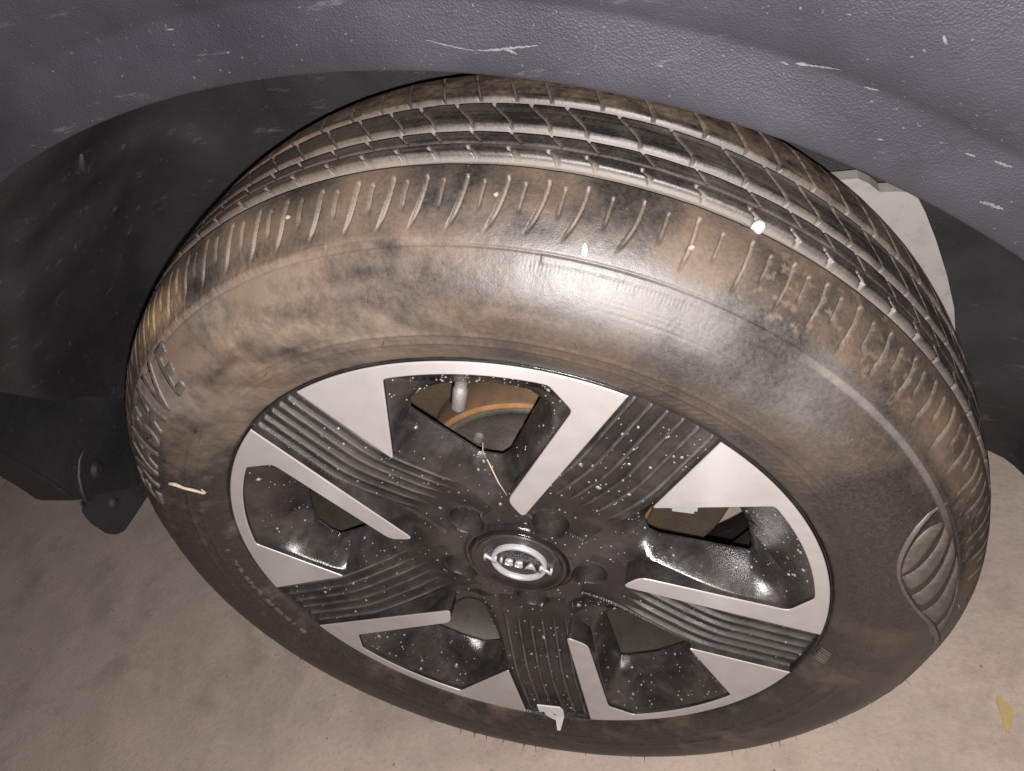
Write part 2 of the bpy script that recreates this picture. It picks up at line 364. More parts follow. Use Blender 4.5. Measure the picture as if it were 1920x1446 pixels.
def on_side(r, a, h):
    """point on the outer sidewall at radius r, angle a (deg), raised by h"""
    k = np.interp(r, sp[:, 0], np.arange(len(sp))); w = np.interp(r, sp[:, 0], sp[:, 1])
    dw = (np.interp(r + .001, sp[:, 0], sp[:, 1]) - np.interp(r - .001, sp[:, 0], sp[:, 1])) / .002
    n = math.hypot(1, dw); rr = r + h * (-dw) / n; ww = w + h / n
    return Vector((rr * math.cos(rad(a)), rr * math.sin(rad(a)), ww))
def paint(me, d, t, g=0.0, jit=.25):
    c = me.color_attributes.new('dirt_sheen', 'FLOAT_COLOR', 'POINT'); n = len(me.vertices)
    v = np.random.default_rng(3).random(n) * jit - jit / 2
    c.data.foreach_set('color', np.stack([np.clip(d + v, 0, 1), np.full(n, t), np.full(n, g), np.ones(n)], -1).astype(np.float32).ravel())

# raised word on the sidewall
def text_bm(body, size, bold=.0, shear=0.0, sx=1.0, space=1.0):
    cu = bpy.data.curves.new('t', 'FONT'); cu.body = body; cu.size = size; cu.offset = bold; cu.shear = shear; cu.space_character = space; cu.resolution_u = 3
    o = bpy.data.objects.new('t', cu); COL.objects.link(o); dg = bpy.context.evaluated_depsgraph_get(); dg.update()
    me = bpy.data.meshes.new_from_object(o.evaluated_get(dg)); bpy.data.objects.remove(o); bpy.data.curves.remove(cu)
    bm = bmesh.new(); bm.from_mesh(me); bpy.data.meshes.remove(me)
    bmesh.ops.remove_doubles(bm, verts=bm.verts, dist=1e-6)
    for v in bm.verts: v.co.x *= sx; v.co.z = 0
    return bm
word = "ENASAVE"; CA = [155.8, 150.6, 145.7, 140.9, 136.2, 131.2, 126.0]
for i, ch in enumerate(word):
    bm = text_bm(ch, .0385, .0012, .10, .82)
    xs = [v.co.x for v in bm.verts]; xc = (min(xs) + max(xs)) / 2
    for ax, lo, hi, st in ((0, min(xs), max(xs), .003), (1, 0, .03, .0025)):
        q = lo + st
        while q < hi:
            g = bm.verts[:] + bm.edges[:] + bm.faces[:]
            no = (1, 0, 0) if ax == 0 else (0, 1, 0)
            bmesh.ops.bisect_plane(bm, geom=g, plane_co=(q, 0, 0) if ax == 0 else (0, q, 0), plane_no=no); q += st
    ret = bmesh.ops.extrude_face_region(bm, geom=bm.faces[:]); topv = {e for e in ret['geom'] if isinstance(e, bmesh.types.BMVert)}
    ac = CA[i]
    for v in bm.verts:
        r = .2850 + v.co.y * 1.02; aa = ac - math.degrees((v.co.x - xc) / .297)
        v.co = on_side(r, aa, .0013 if v in topv else -.0008)
    bmesh.ops.recalc_face_normals(bm, faces=bm.faces)
    lm = from_bm(bm); paint(lm, .56, .40); sub('raised_letter', lm, M_rub)

# leaf shaped fan emblem moulded in the sidewall
CUR = [[(.3054, 14.45), (.2968, 15.35), (.288, 14.46), (.2804, 11.73), (.2771, 8.6)],
       [(.308, 13.64), (.3028, 11.85), (.2954, 10.45), (.2867, 9.17), (.2768, 8.0)],
       [(.3098, 11.28), (.305, 8.38), (.2977, 6.1), (.2894, 4.5), (.2808, 3.53)],
       [(.3108, 8.06), (.3081, 4.68), (.3023, 1.6), (.2955, -.02), (.288, -.69)],
       [(.3112, 3.25), (.3105, -.91), (.3090, -4.61), (.3045, -6.99), (.2976, -6.84)],
       [(.3114, -1.5), (.3112, -4.5), (.3105, -8.0), (.3085, -10.6), (.3035, -10.9)]]
def resamp(c, n):
    c = np.array(c); c = smooth_prof(c, 2); l = np.r_[0, np.cumsum(np.hypot(c[1:, 0] - c[:-1, 0], np.radians(c[1:, 1] - c[:-1, 1]) * .29))]
    q = np.linspace(0, l[-1], n); return np.stack([np.interp(q, l, c[:, 0]), np.interp(q, l, c[:, 1])], 1)
def strip(c0, c1, h, name, g0=.12, g1=.88, d=.5):
    A0, A1 = resamp(c0, 22), resamp(c1, 22); rows = []
    for f, hh in ((g0, -.0004), (g0 + .04, h * .8), (.35, h), (.65, h), (g1 - .04, h * .8), (g1, -.0004)):
        Q = A0 * (1 - f) + A1 * f; hs = np.interp(np.arange(22), [0, 1.5, 20, 21], [.0, 1, 1, .0])
        rows.append([on_side(r, a_, hh if hh < 0 else hh * k) for (r, a_), k in zip(Q, hs)])
    me = grid_mesh(np.array([[tuple(v) for v in r_] for r_ in rows])[::-1]); paint(me, d, .45); return sub(name, me, M_rub)
for i in range(5): strip(CUR[i], CUR[i + 1], .0013, 'emblem_rib', d=.46)
OUT = [(.3105, 16.8), (.302, 17.2), (.2921, 16.4), (.2817, 13.94), (.2742, 9.56), (.2748, 4.83), (.2838, -.6), (.2942, -5.0), (.3069, -11.4), (.3125, -15.0)]
OUT2 = [(r + (.0042 if i < 4 else .0045), a_ + (-1.0 if i < 4 else .9 if i > 6 else 0)) for i, (r, a_) in enumerate(OUT)]
strip(OUT, OUT2, .0014, 'emblem_outline', .0, .55, d=.52)

# rubber vent whiskers on the tread shoulder and sidewall
bm = bmesh.new()
for k in range(72):
    a_ = rng.uniform(205, 335) if k < 54 else rng.uniform(-20, 200)
    r = rng.uniform(.282, .318) if k < 54 else rng.choice([.3165, .27, .2585])
    p0 = on_side(r, a_, -.0005); ln = rng.uniform(.004, .009)
    d = (on_side(r, a_, .01) - p0).normalized() + Vector(rng.normal(0, .3, 3)); d.normalize(); s = d.orthogonal().normalized() * .00035; s2 = d.cross(s)
    b0 = [bm.verts.new(p0 + s * math.cos(q) + s2 * math.sin(q)) for q in (0, 2.09, 4.19)]; tp = bm.verts.new(p0 + d * ln)
    for q in range(3): bm.faces.new((b0[q], b0[(q + 1) % 3], tp))
wm = from_bm(bm); paint(wm, .15, .5); o = sub('vent_whiskers', wm, M_rub); o['kind'] = 'stuff'

# ------------------------------------------------------------------ rim
rimp = [(.2320, -.020), (.2322, -.004), (.2330, -.0018), (.2334, -.0010), (.2339, -.0018), (.2342, -.005), (.2342, -.012), (.2310, -.022), (.221, -.026), (.219, -.045), (.214, -.055), (.213, -.150), (.225, -.160), (.236, -.168)]
bar = [(.2318, -.020), (.220, -.024), (.216, -.040), (.205, -.055), (.203, -.140), (.216, -.155), (.232, -.165)]
sub('rim', revolve(smooth_prof(rimp, 1), 360), mat_black_gloss('rim_edge_black', .6))
sub('rim_barrel', revolve(smooth_prof(bar, 1)[::-1], 240), M_barrel)
def pol(r, a): return (r * math.cos(rad(a)), r * math.sin(rad(a)))
SIL = dict(F1=(.2322, 57.42), F2=(.2322, 41.6), tip=(.0852, 70.14), bc=(.1018, 77.25), T=(.1527, 36.59), P1=(.2215, 24.85), P2=(.2222, -2.81), P3=(.2053, -7.6))
def silver_poly(k, n=14):
    """closed outline of one machined face: triangle, outer ring and long blade (clockwise sector k)"""
    o = -72 * k; pts = []
    F1n = SIL['F1'][1] - 72
    for i in range(n * 3 + 1): pts.append(pol(.2322, SIL['F2'][1] + (F1n - SIL['F2'][1]) * i / (n * 3) + o))
    def rnd(a, b, c, rr, m=4):
        a, b, c = map(Vector, (a, b, c)); u = (a - b).normalized(); v = (c - b).normalized(); p, q = b + u * rr, b + v * rr
        return [tuple((p * (1 - t) ** 2 + b * 2 * t * (1 - t) + q * t * t)) for t in np.linspace(0, 1, m)]
    tip = pol(SIL['tip'][0], SIL['tip'][1] - 72 + o); bc = pol(SIL['bc'][0], SIL['bc'][1] - 72 + o); P3 = pol(*[SIL['P3'][0], SIL['P3'][1] + o]); P2 = pol(SIL['P2'][0], SIL['P2'][1] + o)
    P1 = pol(SIL['P1'][0], SIL['P1'][1] + o); T = pol(SIL['T'][0], SIL['T'][1] + o)
    pts += rnd(pts[-1], tip, bc, .006); pts += rnd(tip, bc, P3, .006); pts += rnd(bc, P3, P2, .004)
    arc = [pol(.2215 + .0007 * (1 - i / 16), SIL['P2'][1] + (SIL['P1'][1] - SIL['P2'][1]) * i / 16 + o) for i in range(17)]
    pts += rnd(P3, arc[0], arc[1], .003)[:-1]; pts += arc[1:-1]; pts += rnd(arc[-2], arc[-1], T, .003); pts += rnd(P1, T, pts[0], .003)
    return pts
def plate(pts, z0, z1, bev=.0009):
    bm = bmesh.new(); vs = [bm.verts.new((x, y, z1)) for x, y in pts]; f = bm.faces.new(vs); bm.normal_update()
    if f.normal.z < 0: f.normal_flip()
    r = bmesh.ops.extrude_face_region(bm, geom=[f]); low = [v for v in r['geom'] if isinstance(v, bmesh.types.BMVert)]
    for v in low: v.co.z = z0
    bmesh.ops.recalc_face_normals(bm, faces=bm.faces)
    te = [e for e in bm.edges if all(abs(v.co.z - z1) < 1e-6 for v in e.verts)]
    bmesh.ops.bevel(bm, geom=te, offset=bev, segments=2, affect='EDGES', profile=.5)
    bm.normal_update()
    for fc in bm.faces: fc.material_index = 0 if fc.normal.z > .25 else 1
    return bm
pl0 = from_bm(plate(silver_poly(0), -.024, 0))
for k in range(5):
    mme = pl0 if k == 0 else pl0.copy()
    if k == 0: mme.materials.append(M_sil); mme.materials.append(M_blk); o = bpy.data.objects.new('spoke_face', mme)
    else: o = bpy.data.objects.new('spoke_face', pl0)
    COL.objects.link(o); o.parent = wheel; o.rotation_euler = (0, 0, rad(-72 * k))

# black casting as a height field
NA, NRd = 360, 290
ang = np.radians(np.linspace(-20, 52, NA, endpoint=False)); rd = np.linspace(.030, .2322, NRd)
AA, RD = np.meshgrid(ang, rd, indexing='ij'); X = RD * np.cos(AA); Y = RD * np.sin(AA)
def sdf(poly):
    p = np.array(poly); d = np.full(X.shape, 1e9); ins = np.zeros(X.shape, bool)
    for (x0, y0), (x1, y1) in zip(p, np.roll(p, -1, 0)):
        ex, ey = x1 - x0, y1 - y0; t = np.clip(((X - x0) * ex + (Y - y0) * ey) / (ex * ex + ey * ey + 1e-12), 0, 1)
        d = np.minimum(d, np.hypot(X - x0 - t * ex, Y - y0 - t * ey))
        c = ((y0 > Y) != (y1 > Y)) & (X < ex * (Y - y0) / (ey if abs(ey) > 1e-12 else 1e-12) + x0); ins ^= c
    return np.where(ins, -d, d)
HOLE = [(.181, 27), (.182, 20), (.182, 10), (.180, 1), (.178, -1.5), (.114, 7.5), (.108, 11), (.110, 17.5), (.113, 20), (.158, 31.5), (.165, 32.5), (.172, 31)]
dirv = Vector((math.cos(rad(50.5)), math.sin(rad(50.5)))); nrmv = Vector((-dirv.y, dirv.x))
dTop = np.full(X.shape, 1e9); dHole = np.full(X.shape, 1e9); ribs = np.zeros(X.shape); inband = np.zeros(X.shape, bool); pit = np.full(X.shape, 1e9); crest = np.zeros(X.shape)
for k in (-2, -1, 0, 1, 2):
    dTop = np.minimum(dTop, sdf(silver_poly(k, 6)))
    c, s = math.cos(rad(-72 * k)), math.sin(rad(-72 * k))
    dv = (dirv.x * c - dirv.y * s, dirv.x * s + dirv.y * c); nv = (-dv[1], dv[0])
    band = [(dv[0] * a_ + nv[0] * n_, dv[1] * a_ + nv[1] * n_) for a_, n_ in ((.055, -.030), (.055, .0284), (.26, .0284), (.26, -.0368), (.11, -.0368))]
    sb = sdf(band); dTop = np.minimum(dTop, sb)
    al = X * dv[0] + Y * dv[1]; nn = X * nv[0] + Y * nv[1]
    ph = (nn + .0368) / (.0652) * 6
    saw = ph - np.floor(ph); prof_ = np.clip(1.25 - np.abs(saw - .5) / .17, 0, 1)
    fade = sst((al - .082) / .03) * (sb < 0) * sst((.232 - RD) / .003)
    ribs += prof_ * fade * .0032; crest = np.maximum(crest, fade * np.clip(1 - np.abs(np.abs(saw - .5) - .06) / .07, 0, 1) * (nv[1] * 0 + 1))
    inband |= (sb < 0)
    dHole = np.minimum(dHole, sdf([pol(r, a_ - 72 * k) for r, a_ in HOLE]))
    cx, cy = dv[0] * .0572, dv[1] * .0572
    pit = np.minimum(pit, np.hypot(X - cx, Y - cy))
dTop = np.minimum(dTop, RD - .066)
Hb = -.0035 - .018 * sst((.172 - RD) / .095)
top_ = np.maximum(dTop, 0); hh = np.maximum(dHole, 0)
tt_ = top_ / (top_ + hh + 1e-6); tt_ = tt_ ** 1.15
Z = Hb * (1 - tt_) + (-.036) * tt_ - .0012 * inband + 0
Z = Z - .0014 * inband + ribs
CS = .0013
gA, gR = np.gradient(dHole, ang, rd); gx_ = gR * np.cos(AA) - gA / RD * np.sin(AA); gy_ = gR * np.sin(AA) + gA / RD * np.cos(AA)
snap = (dHole < 0) & (dHole > -CS); gl = np.hypot(gx_, gy_) + 1e-9
XS = np.where(snap, X - dHole * gx_ / gl, X); YS = np.where(snap, Y - dHole * gy_ / gl, Y)
# hub bowl, cap seat and wheel nut pits
Z += .0035 * np.exp(-((RD - .0425) / .0022) ** 2) - .004 * sst((.040 - RD) / .004)
pitd = sst((.0142 - pit) / .0026); Z = Z * (1 - pitd) + np.minimum(Z, -.046) * pitd
Z += .0012 * np.exp(-((pit - .0152) / .0011) ** 2)
keep = (dHole[:, :-1] > -CS) & (dHole[:, 1:] > -CS)
nxt = np.roll(keep, -1, 0); keep = keep & nxt
Pf = np.concatenate([np.stack([XS * math.cos(rad(72 * k)) - YS * math.sin(rad(72 * k)), XS * math.sin(rad(72 * k)) + YS * math.cos(rad(72 * k)), Z], -1) for k in range(5)], 0)
Kf = np.concatenate([keep] * 5, 0)
smesh = grid_mesh(Pf, keep=Kf, close=True)
crest_light = np.concatenate([crest * np.clip(.35 + 1.3 * (fbm((X + .3 * k + 1) * 90, (Y + 1) * 90, 61 + k, 3) - .3), 0, 1) for k in range(5)], 0)  # painted highlight along the rib crests, broken up by noise
wa = smesh.color_attributes.new('crest_light', 'FLOAT_COLOR', 'POINT'); wa.data.foreach_set('color', np.stack([crest_light, np.concatenate([inband * 1.0] * 5, 0), crest_light, np.ones_like(crest_light)], -1).astype(np.float32).ravel())
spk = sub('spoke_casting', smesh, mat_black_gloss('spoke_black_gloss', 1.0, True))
hw = []
for r_h, a_h in smooth_prof(np.array([pol(*q) for q in HOLE + [HOLE[0]]]), 0): hw.append((r_h, a_h))
wallP = np.array([[(x, y, -.0358), (x, y, -.0366), (x, y, -.0375)] for x, y in hw])
wm_ = grid_mesh(wallP, smooth=False); wm_.materials.append(M_blk)
for k in range(5):
    o = bpy.data.objects.new('opening_wall', wm_); COL.objects.link(o); o.parent = wheel; o.rotation_euler = (0, 0, rad(-72 * k))
HX, HY, HZ = Pf[..., 0], Pf[..., 1], Pf[..., 2]

# wheel nuts in the pits
def cyl(bm, c, r0, r1, z0, z1, n=24, cap=True):
    a = [bm.verts.new((c[0] + r0 * math.cos(2 * PI * i / n), c[1] + r0 * math.sin(2 * PI * i / n), z0)) for i in range(n)]
    b = [bm.verts.new((c[0] + r1 * math.cos(2 * PI * i / n), c[1] + r1 * math.sin(2 * PI * i / n), z1)) for i in range(n)]
    for i in range(n): bm.faces.new((a[i], a[(i + 1) % n], b[(i + 1) % n], b[i]))
    if cap: bm.faces.new(b)
PI = math.pi
for k in range(5):
    bm = bmesh.new(); c = pol(.0572, 50.5 - 72 * k)
    cyl(bm, (0, 0), .0100, .0098, -.052, -.040, 6); cyl(bm, (0, 0), .0085, .006, -.0402, -.0365, 20)
    o = sub('wheel_nut', from_bm(bm), M_blk); o.location = (c[0], c[1], 0)
# centre cap
capp = [(.0, -.0205), (.020, -.0202), (.0335, -.0195), (.0352, -.0180), (.0372, -.0165), (.0388, -.0165), (.0396, -.018), (.040, -.028)]
sub('centre_cap', revolve(smooth_prof(capp, 1)[::-1], 96), M_cap)
ringbm = bmesh.new()
def ellring(ro, ri, z0, z1, name, mat):
    p = [(ri, z0), (ri + .0002, z1 - .0004), (ri + .0007, z1), (ro - .0007, z1), (ro - .0002, z1 - .0004), (ro, z0)]
    return revolve(p[::-1], 72)
ER = math.radians(-19.5)
eo = sub('emblem_ring', ellring(.0228, .0193, -.0206, -.0160, 'e', M_logo), M_logo); eo.location = (0, -.0015, 0)
bm = bmesh.new()
bmesh.ops.create_cube(bm, size=1, matrix=Matrix.Rotation(ER, 4, 'Z') @ Matrix.Translation((0, -.0015, -.0195)) @ Matrix.Diagonal((.0575, .0100, .0030, 1)))
bmesh.ops.bevel(bm, geom=bm.edges[:], offset=.0008, segments=2, affect='EDGES')
sub('emblem_bar', from_bm(bm), M_cap)
bm = text_bm('NISSAN', .0104, .00018, 0, 1.34, 1.10)
xs = [v.co.x for v in bm.verts]; ys = [v.co.y for v in bm.verts]; sx = .056 / (max(xs) - min(xs))
ret = bmesh.ops.extrude_face_region(bm, geom=bm.faces[:]); tv = {e for e in ret['geom'] if isinstance(e, bmesh.types.BMVert)}
for v in bm.verts:
    x = (v.co.x - (min(xs) + max(xs)) / 2) * sx; y = v.co.y - (min(ys) + max(ys)) / 2 - .0015
    v.co = Vector((x * math.cos(ER) - y * math.sin(ER), x * math.sin(ER) + y * math.cos(ER), -.0154 if v in tv else -.0185))
bmesh.ops.recalc_face_normals(bm, faces=bm.faces)
sub('emblem_letters', from_bm(bm), M_logo)

# valve stem inside the top opening
def tube(path, rads, n=14, capends=True):
    bm = bmesh.new(); rings = []
    for i, (p, r) in enumerate(zip(path, rads)):
        p = Vector(p); d = (Vector(path[min(i + 1, len(path) - 1)]) - Vector(path[max(i - 1, 0)])).normalized()
        u = d.orthogonal().normalized() if i == 0 else (u - d * u.dot(d)).normalized(); v = d.cross(u)
        rings.append([bm.verts.new(p + (u * math.cos(2 * PI * q / n) + v * math.sin(2 * PI * q / n)) * r) for q in range(n)])
    for a, b in zip(rings[:-1], rings[1:]):
        for q in range(n): bm.faces.new((a[q], a[(q + 1) % n], b[(q + 1) % n], b[q]))
    if capends: bm.faces.new(rings[0][::-1]); bm.faces.new(rings[-1])
    bmesh.ops.recalc_face_normals(bm, faces=bm.faces)
    return bm
v0, v1 = Vector((.0135, .2045, -.040)), Vector((-.0035, .1595, -.032))
L_ = lambda t: tuple(v0.lerp(v1, t))
vs = sub('valve_stem', from_bm(tube([L_(0), L_(.35), L_(.37), L_(.60), L_(.62), L_(.95), L_(1)], [.0065, .006, .0044, .0044, .0052, .0052, .0038]), True), M_valve)
# balance weights stuck inside the barrel, seen through the right opening
bm = bmesh.new()
bmesh.ops.create_cube(bm, size=1, matrix=Matrix.Translation((.128, .006, -.075)) @ Matrix.Rotation(rad(-12), 4, 'Z') @ Matrix.Diagonal((.022, .017, .014, 1)))
bmesh.ops.bevel(bm, geom=bm.edges[:], offset=.0025, segments=2, affect='EDGES')
part('caliper_bracket', from_bm(bm), M_clip)

# ------------------------------------------------------------------ brake drum behind the spokes
drum = [(.030, -.098), (.034, -.0895), (.050, -.0895), (.054, -.098), (.086, -.0995), (.0885, -.0965), (.0935, -.0965), (.0940, -.100)]
d = part('brake_drum', revolve(smooth_prof(drum, 1)[::-1], 120), M_drum)
e = link('rust_band', revolve(smooth_prof([(.0938, -.099), (.0950, -.0955), (.0985, -.0955), (.1000, -.098)], 1)[::-1], 120), M_rust, d, False)
e = link('hub_flange', revolve([(.030, -.080), (.0295, -.078), (.0, -.078)], 60), M_rust, d, False); e.scale = (1.3, 1.3, 1)
link('drum_wall', revolve([(.0998, -.0975), (.1015, -.100), (.1015, -.13)][::-1], 120), mat_simple('brown_rust', (.14, .078, .036), (.06, .042, .027), 45, .85, 0, .0012), d, False)
for q in range(10):
    bm = bmesh.new(); cyl(bm, (.071 * math.cos(q * .628 + .2), .071 * math.sin(q * .628 + .2)), .0045, .0038, -.1015, -.0945, 12)
    link('drum_boss', from_bm(bm), M_rust if q % 3 else M_valve, d, False)
part('backing_plate', revolve(smooth_prof([(.03, -.136), (.12, -.134), (.150, -.130), (.165, -.122), (.168, -.124), (.166, -.14)], 1)[::-1], 120), M_bplate)

# ------------------------------------------------------------------ wheel arch trim
TR = [(.4410, .020), (.4365, .034), (.4328, .0445), (.4316, .0488), (.4318, .0506), (.4332, .0518), (.440, .0538), (.449, .0553), (.4565, .0565), (.4620, .0575), (.4640, .0584), (.467, .0606), (.475, .0655), (.49, .0715), (.51, .076), (.535, .077), (.56, .075), (.60, .067)]
trm = revolve(smooth_prof(TR, 2)[::-1], 420, -4, 146)
trim = part('wheel_arch_trim', trm, M_trim); trim.matrix_local = WM @ Matrix.Translation((.0025, 0, 0))
tp = smooth_prof(TR, 2)
def on_trim(r, a_, h=.0004):
    w = np.interp(r, tp[:, 0], tp[:, 1]); return Vector((r * math.cos(rad(a_)), r * math.sin(rad(a_)), w + h))
M_scuff = mat_simple('scuffed_plastic', (.085, .083, .088), (.040, .039, .043), 400, .7)
def ragged(pts, wid, name='scuff_mark', seed=0, jag=1.0):
    r_ = np.random.default_rng(seed); c = resamp(pts, 26); bm = bmesh.new(); prev = None
    for i, (r, a_) in enumerate(c):
        t = i / 25; wd = wid * (math.sin(PI * min(1, max(0, t))) ** .6) * (1 - .45 * jag * r_.random()) * .62
        off = (r_.random() - .5) * wid * .25
        p, q = bm.verts.new(on_trim(r - wd / 2 + off, a_)), bm.verts.new(on_trim(r + wd / 2 + off, a_))
        if prev: bm.faces.new((prev[0], p, q, prev[1]))
        prev = (p, q)
    bmesh.ops.remove_doubles(bm, verts=bm.verts, dist=1e-7); bmesh.ops.recalc_face_normals(bm, faces=bm.faces)
    for f in bm.faces:
        if f.normal.z < 0: f.normal_flip()
    return link(name, from_bm(bm), M_scuff, trim, False)
SCU = [([(.4459, 77.66), (.4435, 76.3), (.4425, 75.2)], .0011), ([(.4427, 75.2), (.4435, 74.3), (.4455, 73.2), (.4472, 72.2)], .0018), ([(.4445, 73.9), (.4430, 73.2)], .0022),
       ([(.4618, 61.13), (.4637, 60.34), (.4659, 59.35)], .0016), ([(.4622, 61.2), (.463, 60.7)], .0026), ([(.4625, 58.15), (.4634, 57.52)], .0016), ([(.456, 52.61), (.4566, 52.1)], .0014),
       ([(.4583, 51.38), (.4595, 50.5)], .0018), ([(.4899, 57.23), (.488, 56.9)], .0022), ([(.461, 61.77), (.4608, 61.4)], .0012), ([(.459, 90.65), (.4588, 90.2)], .0012), ([(.4626, 82.75), (.4627, 82.3)], .0016),
       ([(.4432, 50.2), (.445, 49.0)], .0028), ([(.447, 56.2), (.4475, 55.9)], .0012)]
for i, (p_, w_) in enumerate(SCU): ragged(p_, w_, seed=i)

# ------------------------------------------------------------------ wheel arch liner: outer tunnel and inner wall
def liner(a0, a1, mat, name, dr=0.0, w_in=-.235, n=160):
    thl = np.linspace(a0, a1, n); prof = np.array(smooth_prof([(.4395 + dr, .034), (.4385 + dr, .024), (.436 + dr, .0), (.434 + dr, -.06), (.434 + dr, -.15), (.425 + dr, -.205), (.395 + dr, w_in), (.30, w_in - .004), (.12, w_in - .004)], 2))
    prof = np.array(dense([tuple(x) for x in prof], .008))
    T2, R2_ = np.meshgrid(thl, prof[:, 0], indexing='ij'); W2_ = np.broadcast_to(prof[:, 1], T2.shape)
    aend = 147 + 12 * np.clip(-W2_ / .07, 0, 1) + 8 * sst((-W2_ - .07) / .07); T2 = a0 + (aend - a0) * (T2 - a0) / (a1 - a0)
    bump = .0035 * (fbm(T2 * .09, W2_ * 18, 88, 3) - .5) + .0015 * (fbm(T2 * .4, W2_ * 70, 98, 3) - .5)
    step = .009 * sst((T2 - 128) / 3) * sst((-W2_ - .02 - .0 * T2) / .03) * (R2_ > .3)
    step2 = .007 * sst((W2_ + .185 + .0012 * (T2 - 140)) / .012) * sst((T2 - 134) / 4) * (R2_ > .3)
    Rr = R2_ + bump * 1.0 - step - step2
    wv = W2_ + bump * .8 * (W2_ < -.2)
    Pp = np.stack([Rr * np.cos(np.radians(T2)), Rr * np.sin(np.radians(T2)), wv], -1)
    return part(name, grid_mesh(Pp[:, ::-1]), mat)
liner(-17, 163, M_liner, 'wheel_arch_liner')
lin = car.children[-1]
def cylp(a_, w, r=.4335): return (r * math.cos(rad(a_)), r * math.sin(rad(a_)), w)
link('moulded_fold', from_bm(tube([cylp(127, -.118, .4345), cylp(134, -.138), cylp(139, -.165), cylp(142, -.192, .430), (-.352, .262, -.222), (-.345, .243, -.2335), (-.336, .226, -.2345), (-.3276, .2079, -.2345), (-.315, .18, -.2345)], [.0015, .0045, .005, .005, .005, .0045, .004, .0035, .002], 10), True), M_liner, lin, False)
link('moulded_fold', from_bm(tube([cylp(136, -.012), cylp(141, -.022), cylp(146, -.030), cylp(151, -.045), cylp(156, -.062)], [.001, .003, .003, .003, .001], 8), True), M_liner, lin, False)
# lower, darker closing piece between liner and sill
def slab(pts, th_, name, mat, parent=None, bev=.003):
    """closed plate through 3-D points (roughly planar), extruded by the vector th_"""
    bm = bmesh.new(); vs = [bm.verts.new(p) for p in pts]; f = bm.faces.new(vs)
    r = bmesh.ops.extrude_face_region(bm, geom=[f]); bmesh.ops.translate(bm, verts=[v for v in r['geom'] if isinstance(v, bmesh.types.BMVert)], vec=th_)
    bmesh.ops.recalc_face_normals(bm, faces=bm.faces)
    if bev: bmesh.ops.bevel(bm, geom=bm.edges[:], offset=bev, segments=2, affect='EDGES')
    return link(name, from_bm(bm), mat, parent or car, parent is None)
S = .44
cl = slab([(-.425, .24, -.0), (-.425, .24, -.26), (-.445, -.01, -.26), (-.445, -.01, -.105), (-.445, .020, -.070), (-.445, .045, -.045), (-.445, .075, -.040), (-.440, .142, -.021), (-.43, .20, .0)], (-.05, 0, 0), 'closing_panel', M_liner2)
slab([(-.446, .030, -.045), (-.446, .012, -.043), (-.446, -.012, -.048), (-.446, -.021, -.054), (-.446, -.027, -.063), (-.446, -.028, -.150), (-.446, .03, -.150)], (-.005, 0, 0), 'mud_flap', M_flap, bev=.0015)
slab([(-.452, .040, -.0545), (-.50, .110, -.058), (-.62, .130, -.02), (-.62, .090, .005), (-.50, .086, -.038)], (0, .004, -.02), 'sill_edge', M_body)
# arched rib and screw on the closing panel
arc = [(-.4445, .034 + .0 , -.052), (-.4445, .046, -.056), (-.4445, .058, -.064), (-.4445, .068, -.075), (-.4445, .074, -.090), (-.4445, .076, -.104)]
link('moulded_rib', from_bm(tube(arc, [.0022] * 6, 8), True), M_flap, cl, False)
bm = tube([(-.441, .046, -.083), (-.4435, .046, -.083), (-.446, .046, -.083)], [.004, .0085, .009], 16); link('screw', from_bm(bm), M_liner, cl, False)
bm = tube([(-.4435, .005, -.074), (-.4455, .005, -.074), (-.447, .005, -.074)], [.003, .006, .007], 16); link('screw', from_bm(bm), M_liner, cl, False)
# pale inner panel behind the tyre on the right
slab([(.264, .200, -.215), (.272, .194, -.215), (.278, .187, -.215), (.290, .186, -.215), (.297, .184, -.215), (.303, .178, -.215), (.308, .166, -.215), (.316, .142, -.215), (.325, .110, -.215), (.332, .078, -.215), (.338, .02, -.215), (.20, .02, -.215), (.20, .202, -.215)][::-1], (0, 0, .012), 'inner_panel', M_panel, bev=0)

# ------------------------------------------------------------------ loose things
def thing(name, me, mat, label, cat, group=None, world=True):
    o = link(name, me, mat, None, world); o['label'] = label; o['category'] = cat
    if group: o['group'] = group
    return o
# white hooked scrap caught at the rim edge
bm = bmesh.new()
pts = [(-.0322, -.2037), (-.0328, -.2167), (-.0280, -.2148), (-.0278, -.2224), (-.0250, -.2192), (-.0248, -.2268), (-.0214, -.2175), (-.0172, -.2183), (-.0166, -.2226), (-.0194, -.2297), (-.0202, -.2422), (-.0168, -.2415), (-.0097, -.2224), (-.0082, -.2114), (-.0099, -.2052)]
zz = lambda x, y: .0022 + max(0, math.hypot(x, y) - .228) * .35
f = bm.faces.new([bm.verts.new((x, y, zz(x, y) + .0014)) for x, y in pts]); bmesh.ops.triangulate(bm, faces=[f]); r = bmesh.ops.extrude_face_region(bm, geom=bm.faces[:])
for v in r['geom']:
    if isinstance(v, bmesh.types.BMVert): v.co.z -= .0014
bmesh.ops.recalc_face_normals(bm, faces=bm.faces)
thing('plastic_scrap', from_bm(bm), M_white, 'torn white hook-shaped scrap caught at the bottom edge of the rim', 'plastic scrap')
def sidepts(L, h): return [tuple(on_side(r, a_, h)) for r, a_ in L]
bm = tube(sidepts([(.2745, 150.0), (.2700, 149.8), (.2640, 150.3), (.2560, 150.6), (.2500, 151.3), (.2488, 151.0), (.2515, 150.0)], .0018), [.0013, .0015, .0012, .0012, .0010, .0008, .0004], 8)
thing('dry_straw', from_bm(bm, True), M_straw, 'short bent dry straw stuck on the tyre sidewall below the raised letters', 'straw')
